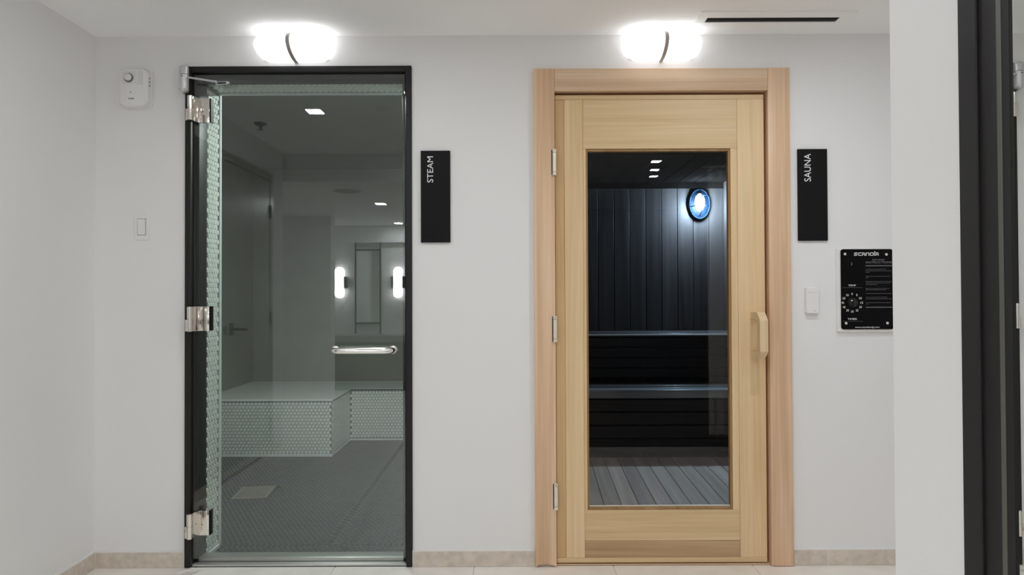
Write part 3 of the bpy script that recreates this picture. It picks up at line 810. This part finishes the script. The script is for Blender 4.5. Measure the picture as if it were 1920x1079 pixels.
# ================================================================== STEAM ROOM CONTENTS
sb = empty('steam_bench', (0, 0, 0), 'low pale mosaic bench turning the corner inside the steam room', 'bench')
BX, BY0, BY1, BZ = -1.315, 2.045, 2.615, 0.42
b = MB()
b.box(SX0, BX, BY0 + .004, SY1 - .006, 0.0, BZ - .004); b.box(BX - .01, SX1 - .004, BY1 + .004, SY1 - .006, 0, BZ - .004)
b.build('core', M['grout_light'], sb)
hexfield('hex_mosaic', (SX0, BY0 + .004, .024), (1, 0, 0), (0, 0, 1), (0, -1, 0), BX - SX0, BZ - .03, 0.027, 0.003, 0.004, M['hex_light'], sb)
hexfield('hex_mosaic', (BX, BY0, .024), (0, 1, 0), (0, 0, 1), (1, 0, 0), BY1 - BY0, BZ - .03, 0.027, 0.003, 0.004, M['hex_light'], sb)
hexfield('hex_mosaic', (BX, BY1 + .004, .024), (1, 0, 0), (0, 0, 1), (0, -1, 0), SX1 - BX, BZ - .03, 0.027, 0.003, 0.004, M['hex_light'], sb)
b = MB(); b.box(SX0, BX + .004, BY0, SY1 - .006, BZ - .004, BZ, .001, 1); b.box(BX + .004, SX1 - .004, BY1, SY1 - .006, BZ - .004, BZ, .001, 1); b.build('seat_top', M['hex_light'], sb)
b = MB(); b.box(SX0, BX + .006, BY0 - .003, BY0 + .003, BZ - .014, BZ + .001, .002); b.box(BX - .002, BX + .006, BY0, BY1, BZ - .014, BZ + .001, .002)  # pale top edges stand in for the bright highlight along the seat
b.box(SX0, BX + .006, BY0 - .004, BY0 + .004, 0.004, 0.024, .002); b.box(BX - .002, BX + .006, BY0, BY1, .004, .018, .002); b.box(BX, SX1, BY1 - .004, BY1 + .004, .004, .018, .002)
b.build('edge_trim', M['trim_white'], sb)

dr = empty('floor_drain', (DRX, DRY, 0.002), 'square metal drain in the dark mosaic floor', 'drain', rz=math.radians(6))
b = MB()
for x0, x1, y0, y1 in ((-.10, -.082, -.125, .125), (.082, .10, -.125, .125), (-.083, .083, -.125, -.107), (-.083, .083, .107, .125)): b.box(x0, x1, y0, y1, -.004, .006, .001, 1)
b.build('rim', M['drain'], dr)
b = MB(); b.box(-.083, .083, -.108, .108, -.004, .001); b.build('sump', M['sign'], dr)
for k in range(9):
    g = MB(); g.box(-.083, .083, -.009, .004, 0, .004, .0006, 1); q = g.build('grate_bar', M['drain'], dr); q.location = (0, -.094 + k * .0237, 0)

st = empty('steam_fill_light', (-0.85, 0.80, CEIL), 'unseen round fill light added to the steam room ceiling just inside the glass door', 'ceiling light')  # lamp added out of view to brighten the steam room
b = MB(); b.cyl((0, 0, -.006), (0, 0, 0), .07, .075, 28); b.build('rim', M['plastic'], st, True)
b = MB(); b.cyl((0, 0, -.008), (0, 0, -.004), .055, .055, 28); b.build('lens', M['lens'], st)
area_light('bulb', (0, 0, -.012), .10, P_STEAM, (0.93, 1.0, 0.98), st)

# ================================================================== SAUNA CONTENTS
db = empty('duckboard', (0, 0, 0), 'grey slatted duckboard on the sauna floor', 'duckboard')
dd = 0.095; tilt = math.radians(4.0)
s0 = None
for k in range(20):
    x_ = NX0 + .03 + k * dd
    if x_ > NX1 - .08: break
    L0 = WT + .05
    if s0 is None:
        b = MB(); b.box(.001, dd - .0025, 0, 1.56, .012, .034, .002, 1); s0 = b.build('slat', M['duck'], db); o = s0
    else: o = clone(s0, 'slat', db, (0, 0, 0))
    o.location = (x_, L0, 0); o.rotation_euler.z = -tilt * 0.6
b = MB()
for y in (.45, 1.05, 1.65): b.box(NX0 + .05, NX1 - .12, y, y + .05, -.001, .012)
b.build('batten', M['duck'], db)

def bench(name, y0, y1, z, label, skirt_to, nose=0.062):
    o = empty(name, (0, 0, 0), label, 'bench')
    n_ = 4; d_ = (y1 - y0) / n_
    for k in range(n_):
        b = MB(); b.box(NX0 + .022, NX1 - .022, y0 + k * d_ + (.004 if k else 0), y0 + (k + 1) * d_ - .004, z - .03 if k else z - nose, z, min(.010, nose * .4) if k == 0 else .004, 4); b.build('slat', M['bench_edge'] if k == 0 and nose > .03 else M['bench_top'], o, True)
    if nose < .03:
        b = MB(); b.cyl((NX0 + .022, y0 - .002, z - .004), (NX1 - .022, y0 - .002, z - .004), .0065, seg=14); b.build('edge_strip', M['highlight_strip'], o, True)  # pale strip added in place of the lamp glint on the nosing
    zt = z - nose - .004; n2 = 4; h = (zt - skirt_to) / n2
    for k in range(n2):
        b = MB(); b.box(NX0 + .022, NX1 - .022, y0 + .015, y0 + .035, skirt_to + k * h + .004, skirt_to + (k + 1) * h - .004, .003, 1); b.build('front_board', M['walnut_h'], o)
    for xx in (NX0 + .06, .92, NX1 - .11):
        b = MB(); b.box(xx, xx + .05, y0 + .036, y0 + .08, 0.001, z - .07); b.box(xx, xx + .05, y0 + .03, y1 - .01, z - .075, z - .032); b.build('support', M['walnut_h'], o)
    return o
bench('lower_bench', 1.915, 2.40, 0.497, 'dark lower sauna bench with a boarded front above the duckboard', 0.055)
bench('upper_bench', 2.41, 3.03, 0.862, 'dark upper sauna bench below the caged lamp', 0.52, 0.016)

bl_ = empty('bulkhead_lamp', (1.640, NY1, 1.965), 'bright oval caged lamp on the dark sauna boards', 'lamp')
def oval(a, c, n=32): return [(a * math.cos(2 * PI * k / n), c * math.sin(2 * PI * k / n)) for k in range(n)]
b = MB(); b.prism(oval(.100, .140), 'y', -.030, 0.0, .006); b.build('base', mat('blue_grey_enamel', (0.002, 0.008, 0.018), 0.5, spec=0.15), bl_, True)
b = MB(); b.sphere((0, -.03, .012), 1.0, .042, .085, .080, 28, 16)
b.build('lens', mat('lit_ribbed_lens', (0.8, 0.9, 1.0), 0.3, emit=(0.75, 0.88, 1.0), estr=4.0), bl_, True)
b = MB()
b.tube([(0, -.032 - .091 * math.sin(PI * k / 14), .012 + .112 * math.cos(PI * k / 14)) for k in range(15)], .0038, 8)
for zc in (-.035, .055): 
    kx = .078 * math.sqrt(max(.1, 1 - ((zc - .0) / .125) ** 2))
    b.tube([(kx * math.cos(PI * k / 14), -.032 - .091 * math.sin(PI * k / 14) * kx / .078, zc + .012) for k in range(15)], .0038, 8)
b.tube([(.088 * math.cos(2 * PI * k / 32), -.036, .128 * math.sin(2 * PI * k / 32)) for k in range(32)], .0055, 8, True)
b.build('cage', mat('blue_wire_guard', (0.006, 0.016, 0.03), 0.7, spec=0.1), bl_, True)
pl = bpy.data.lights.new('sauna_bulb', 'POINT'); pl.energy = P_SAUNA; pl.color = (0.50, 0.75, 1.0); pl.shadow_soft_size = 0.06
po = bpy.data.objects.new('sauna_bulb', pl); COL.objects.link(po); po.parent = bl_; po.location = (0, -.13, -.02)

# ================================================================== LIGHTS IN THE CEILING
def downlight(x, y, z, size, power, label, color=WARM, lensm=None):
    o = empty('recessed_light', (x, y, z), label, 'ceiling light', 'square recessed ceiling lights')
    b = MB(); h = size / 2; t_ = .012
    for x0, x1, y0, y1 in ((-h - t_, -h, -h - t_, h + t_), (h, h + t_, -h - t_, h + t_), (-h, h, -h - t_, -h), (-h, h, h, h + t_)): b.box(x0, x1, y0, y1, -.004, 0.0)
    b.build('trim_ring', M['plastic'], o)
    b = MB(); b.box(-h, h, -h, h, -.0015, 0.0); b.build('lens', lensm or M['lens'], o)
    area_light('bulb', (0, 0, -.006), size, power, color, o)
    return o
downlight(-1.20, -1.20, CEIL, .09, P_CEIL * .9, 'square recessed light reflected high in the steam door glass')
downlight(-0.55, -0.85, CEIL, .09, P_CEIL * 1.5, 'added square fill light in the ceiling beside the capsule lamp over the glass door')  # unseen light added to brighten the left wall
downlight(0.22, -1.70, CEIL, .09, P_CEIL * 2.2, 'added square fill light in the ceiling between the two doors')  # unseen light, placed to brighten the left wall from across the hall
downlight(1.055, -0.90, CEIL, .07, P_CEIL * 3.7, 'square recessed light in the ceiling before the sauna door')
downlight(-0.55, -2.05, CEIL, .09, P_MID, 'added square fill light in the middle of the hall ceiling')  # unseen light added to lift the floor, ceiling and left wall
downlight(1.74, -1.72, CEIL, .09, P_CEIL * 1.5, 'added square fill light in front of the white curtain in the side space')  # unseen light added to brighten the face of the curtain
downlight(-1.29, -3.79, SOFF_Z, .09, P_BACK * 2.0, 'recessed light in the lowered ceiling behind the viewer')
downlight(-0.60, -3.79, SOFF_Z, .09, P_BACK * .12, 'recessed light in the lowered ceiling near the partition')
downlight(-1.41, -5.60, SOFF_Z, .09, P_BACK, 'recessed light in the lowered ceiling close to the narrow mirror')
downlight(1.22, -2.79, CEIL, .075, P_SMALL, 'first of the row of recessed lights reflected in the sauna glass')
downlight(1.29, -3.18, CEIL, .075, P_SMALL, 'second of the row of recessed lights reflected in the sauna glass')
downlight(1.35, -3.52, CEIL, .075, P_SMALL, 'third of the row of recessed lights reflected in the sauna glass')

# ================================================================== THINGS SEEN AS REFLECTIONS
d3 = empty('door_3', (LEFT, -1.30, 0), 'taupe lever door in the plain side wall, mirrored in the steam glass', 'door', kind='structure')
b = MB(); b.box(0.001, .008, -.84, 0.0, .01, 2.03, .001, 1); b.build('leaf', M['door_grey'], d3)
b = MB(); b.box(0, .012, .0, .055, 0, 2.09); b.box(0, .012, -.895, -.84, 0, 2.09); b.box(0, .012, -.84, 0.0, 2.032, 2.09); b.build('frame', M['door_grey'], d3)
b = MB(); b.box(0, .010, .055, .40, 0, 2.09, .001, 1); b.build('added_dark_panel', M['plastic_dark'], d3)  # unseen dark panel added to darken the reflection over the steam door stop
for z in (1.80, 1.01, .225):
    b = MB(); b.box(.008, .020, -.85, -.83, z - .05, z + .05, .002); b.build('hinge', M['black'], d3)
b = MB(); b.box(.008, .016, -.155, -.095, .92, 1.0, .002); b.tube([(.016, -.125, .96), (.055, -.125, .96), (.06, -.15, .958), (.062, -.25, .952)], .009, 10)
b.build('lever_handle', M['black'], d3, True)
b = MB(); b.box(.008, .013, -.045, -.012, .93, .985); b.build('latch_plate', M['black'], d3)

vn = empty('vanity', (0, -6.02, 0), 'long taupe counter under the narrow mirror behind the viewer', 'counter')
b = MB(); b.box(-2.598, MX - .002, 0.002, .42, .60, .685, .003); b.build('counter_top', M['vanity_top'], vn)
b = MB(); b.box(-2.59, MX - .004, 0.002, .40, .09, .60, .002); b.build('cabinet', M['vanity'], vn)
b = MB(); b.box(-2.59, MX - .004, 0.002, .38, 0.001, .09); b.build('plinth', M['plastic_dark'], vn)
b = MB(); b.box(-2.5, MX, -6.02, -5.92, 1.87, SOFF_Z - .001)
tag(b.build('trim_4', M['paint']), 'white boxed pelmet above the narrow mirror', 'pelmet', kind='structure')

nm = empty('narrow_mirror', (-1.868, -6.02, 0), 'narrow upright mirror held by two thin black posts', 'mirror')
b = MB()
for xx in (-.16, .16): b.box(xx - .009, xx + .009, .04, .058, .685, 1.87)
b.build('post', M['black'], nm)
for z_ in (1.765, .815):
    b = MB(); b.box(-.155, .155, .042, .056, z_, z_ + .02); b.build('cross_bar', M['black'], nm)
b = MB(); b.box(-.15, .15, .044, .050, .835, 1.765); b.build('mirror_pane', M['mirror'], nm)
sc0 = None
for x_, lab in ((-2.27 + .04, 'upright capsule sconce between the corner and the narrow mirror'), (-1.475, 'upright capsule sconce on the open side of the narrow mirror')):
    lp = empty('vanity_sconce', (x_, -6.02, 1.352), lab, 'lamp', 'capsule sconces beside the narrow mirror')
    b = MB(); b.prism(rrect(-.058, .058, -.20, .20, .057, 8), 'y', .02, .11, .02); b.build('shade', M['sconce'], lp, True)
    b = MB(); b.box(-.085, -.060, 0, .10, -.075, .075); b.box(.060, .085, 0, .10, -.075, .075); b.box(-.06, .06, 0, .02, -.075, .075); b.build('bracket', M['black'], lp)

sp = empty('sprinkler_head', (-1.64, -1.50, CEIL), 'dark fire sprinkler in the ceiling near the plain side wall', 'sprinkler')
b = MB(); b.cyl((0, 0, -.012), (0, 0, 0), .035, .042); b.build('escutcheon', M['plastic_dark'], sp, True)
b = MB(); b.cyl((0, 0, -.04), (0, 0, -.01), .010); b.cyl((0, 0, -.043), (0, 0, -.040), .018); b.build('deflector', M['plastic_dark'], sp, True)
sd = empty('smoke_detector', (-0.78, -1.14, CEIL), 'round white smoke detector on the ceiling before the steam door', 'detector')
b = MB(); b.cyl((0, 0, -.02), (0, 0, 0), .035, .045, 28); b.build('cover', M['plastic'], sd, True)
b = MB(); b.cyl((0, 0, -.004), (0, 0, 0), .05, .052, 28); b.build('base', M['plastic'], sd, True)
sk_ = empty('ceiling_speaker', (-1.42, -2.98, SOFF_Z), 'round grey speaker grille in the lowered ceiling', 'speaker')
b = MB(); b.cyl((0, 0, -.005), (0, 0, 0), .115, .12, 32); b.build('grille', M['plastic_grey'], sk_)
b = MB(); b.tube([(.122 * math.cos(2 * PI * k / 36), .122 * math.sin(2 * PI * k / 36), -.003) for k in range(36)], .005, 8, True); b.build('rim', M['plastic'], sk_)

cu = empty('curtain', (1.48, -2.19, 0), 'white cloth curtain hanging in the side space, mirrored in the sauna glass', 'curtain')
rows = []
for zz in (0.115, .6, 1.2, 1.8, 2.12):
    rows.append([(.011 * k, .030 * math.sin(k * .9) + .008 * math.sin(k * 2.3 + zz), zz + (.01 * math.sin(k * .9) if zz < .2 else 0)) for k in range(60)])
b = MB(); b.grid(rows); o = b.build('cloth', M['cloth'], cu, True)
md = o.modifiers.new('thickness', 'SOLIDIFY'); md.thickness = .003
b = MB(); b.cyl((-.06, 0, 2.14), (1.12, 0, 2.14), .012); b.build('rod', M['chrome'], cu, True)
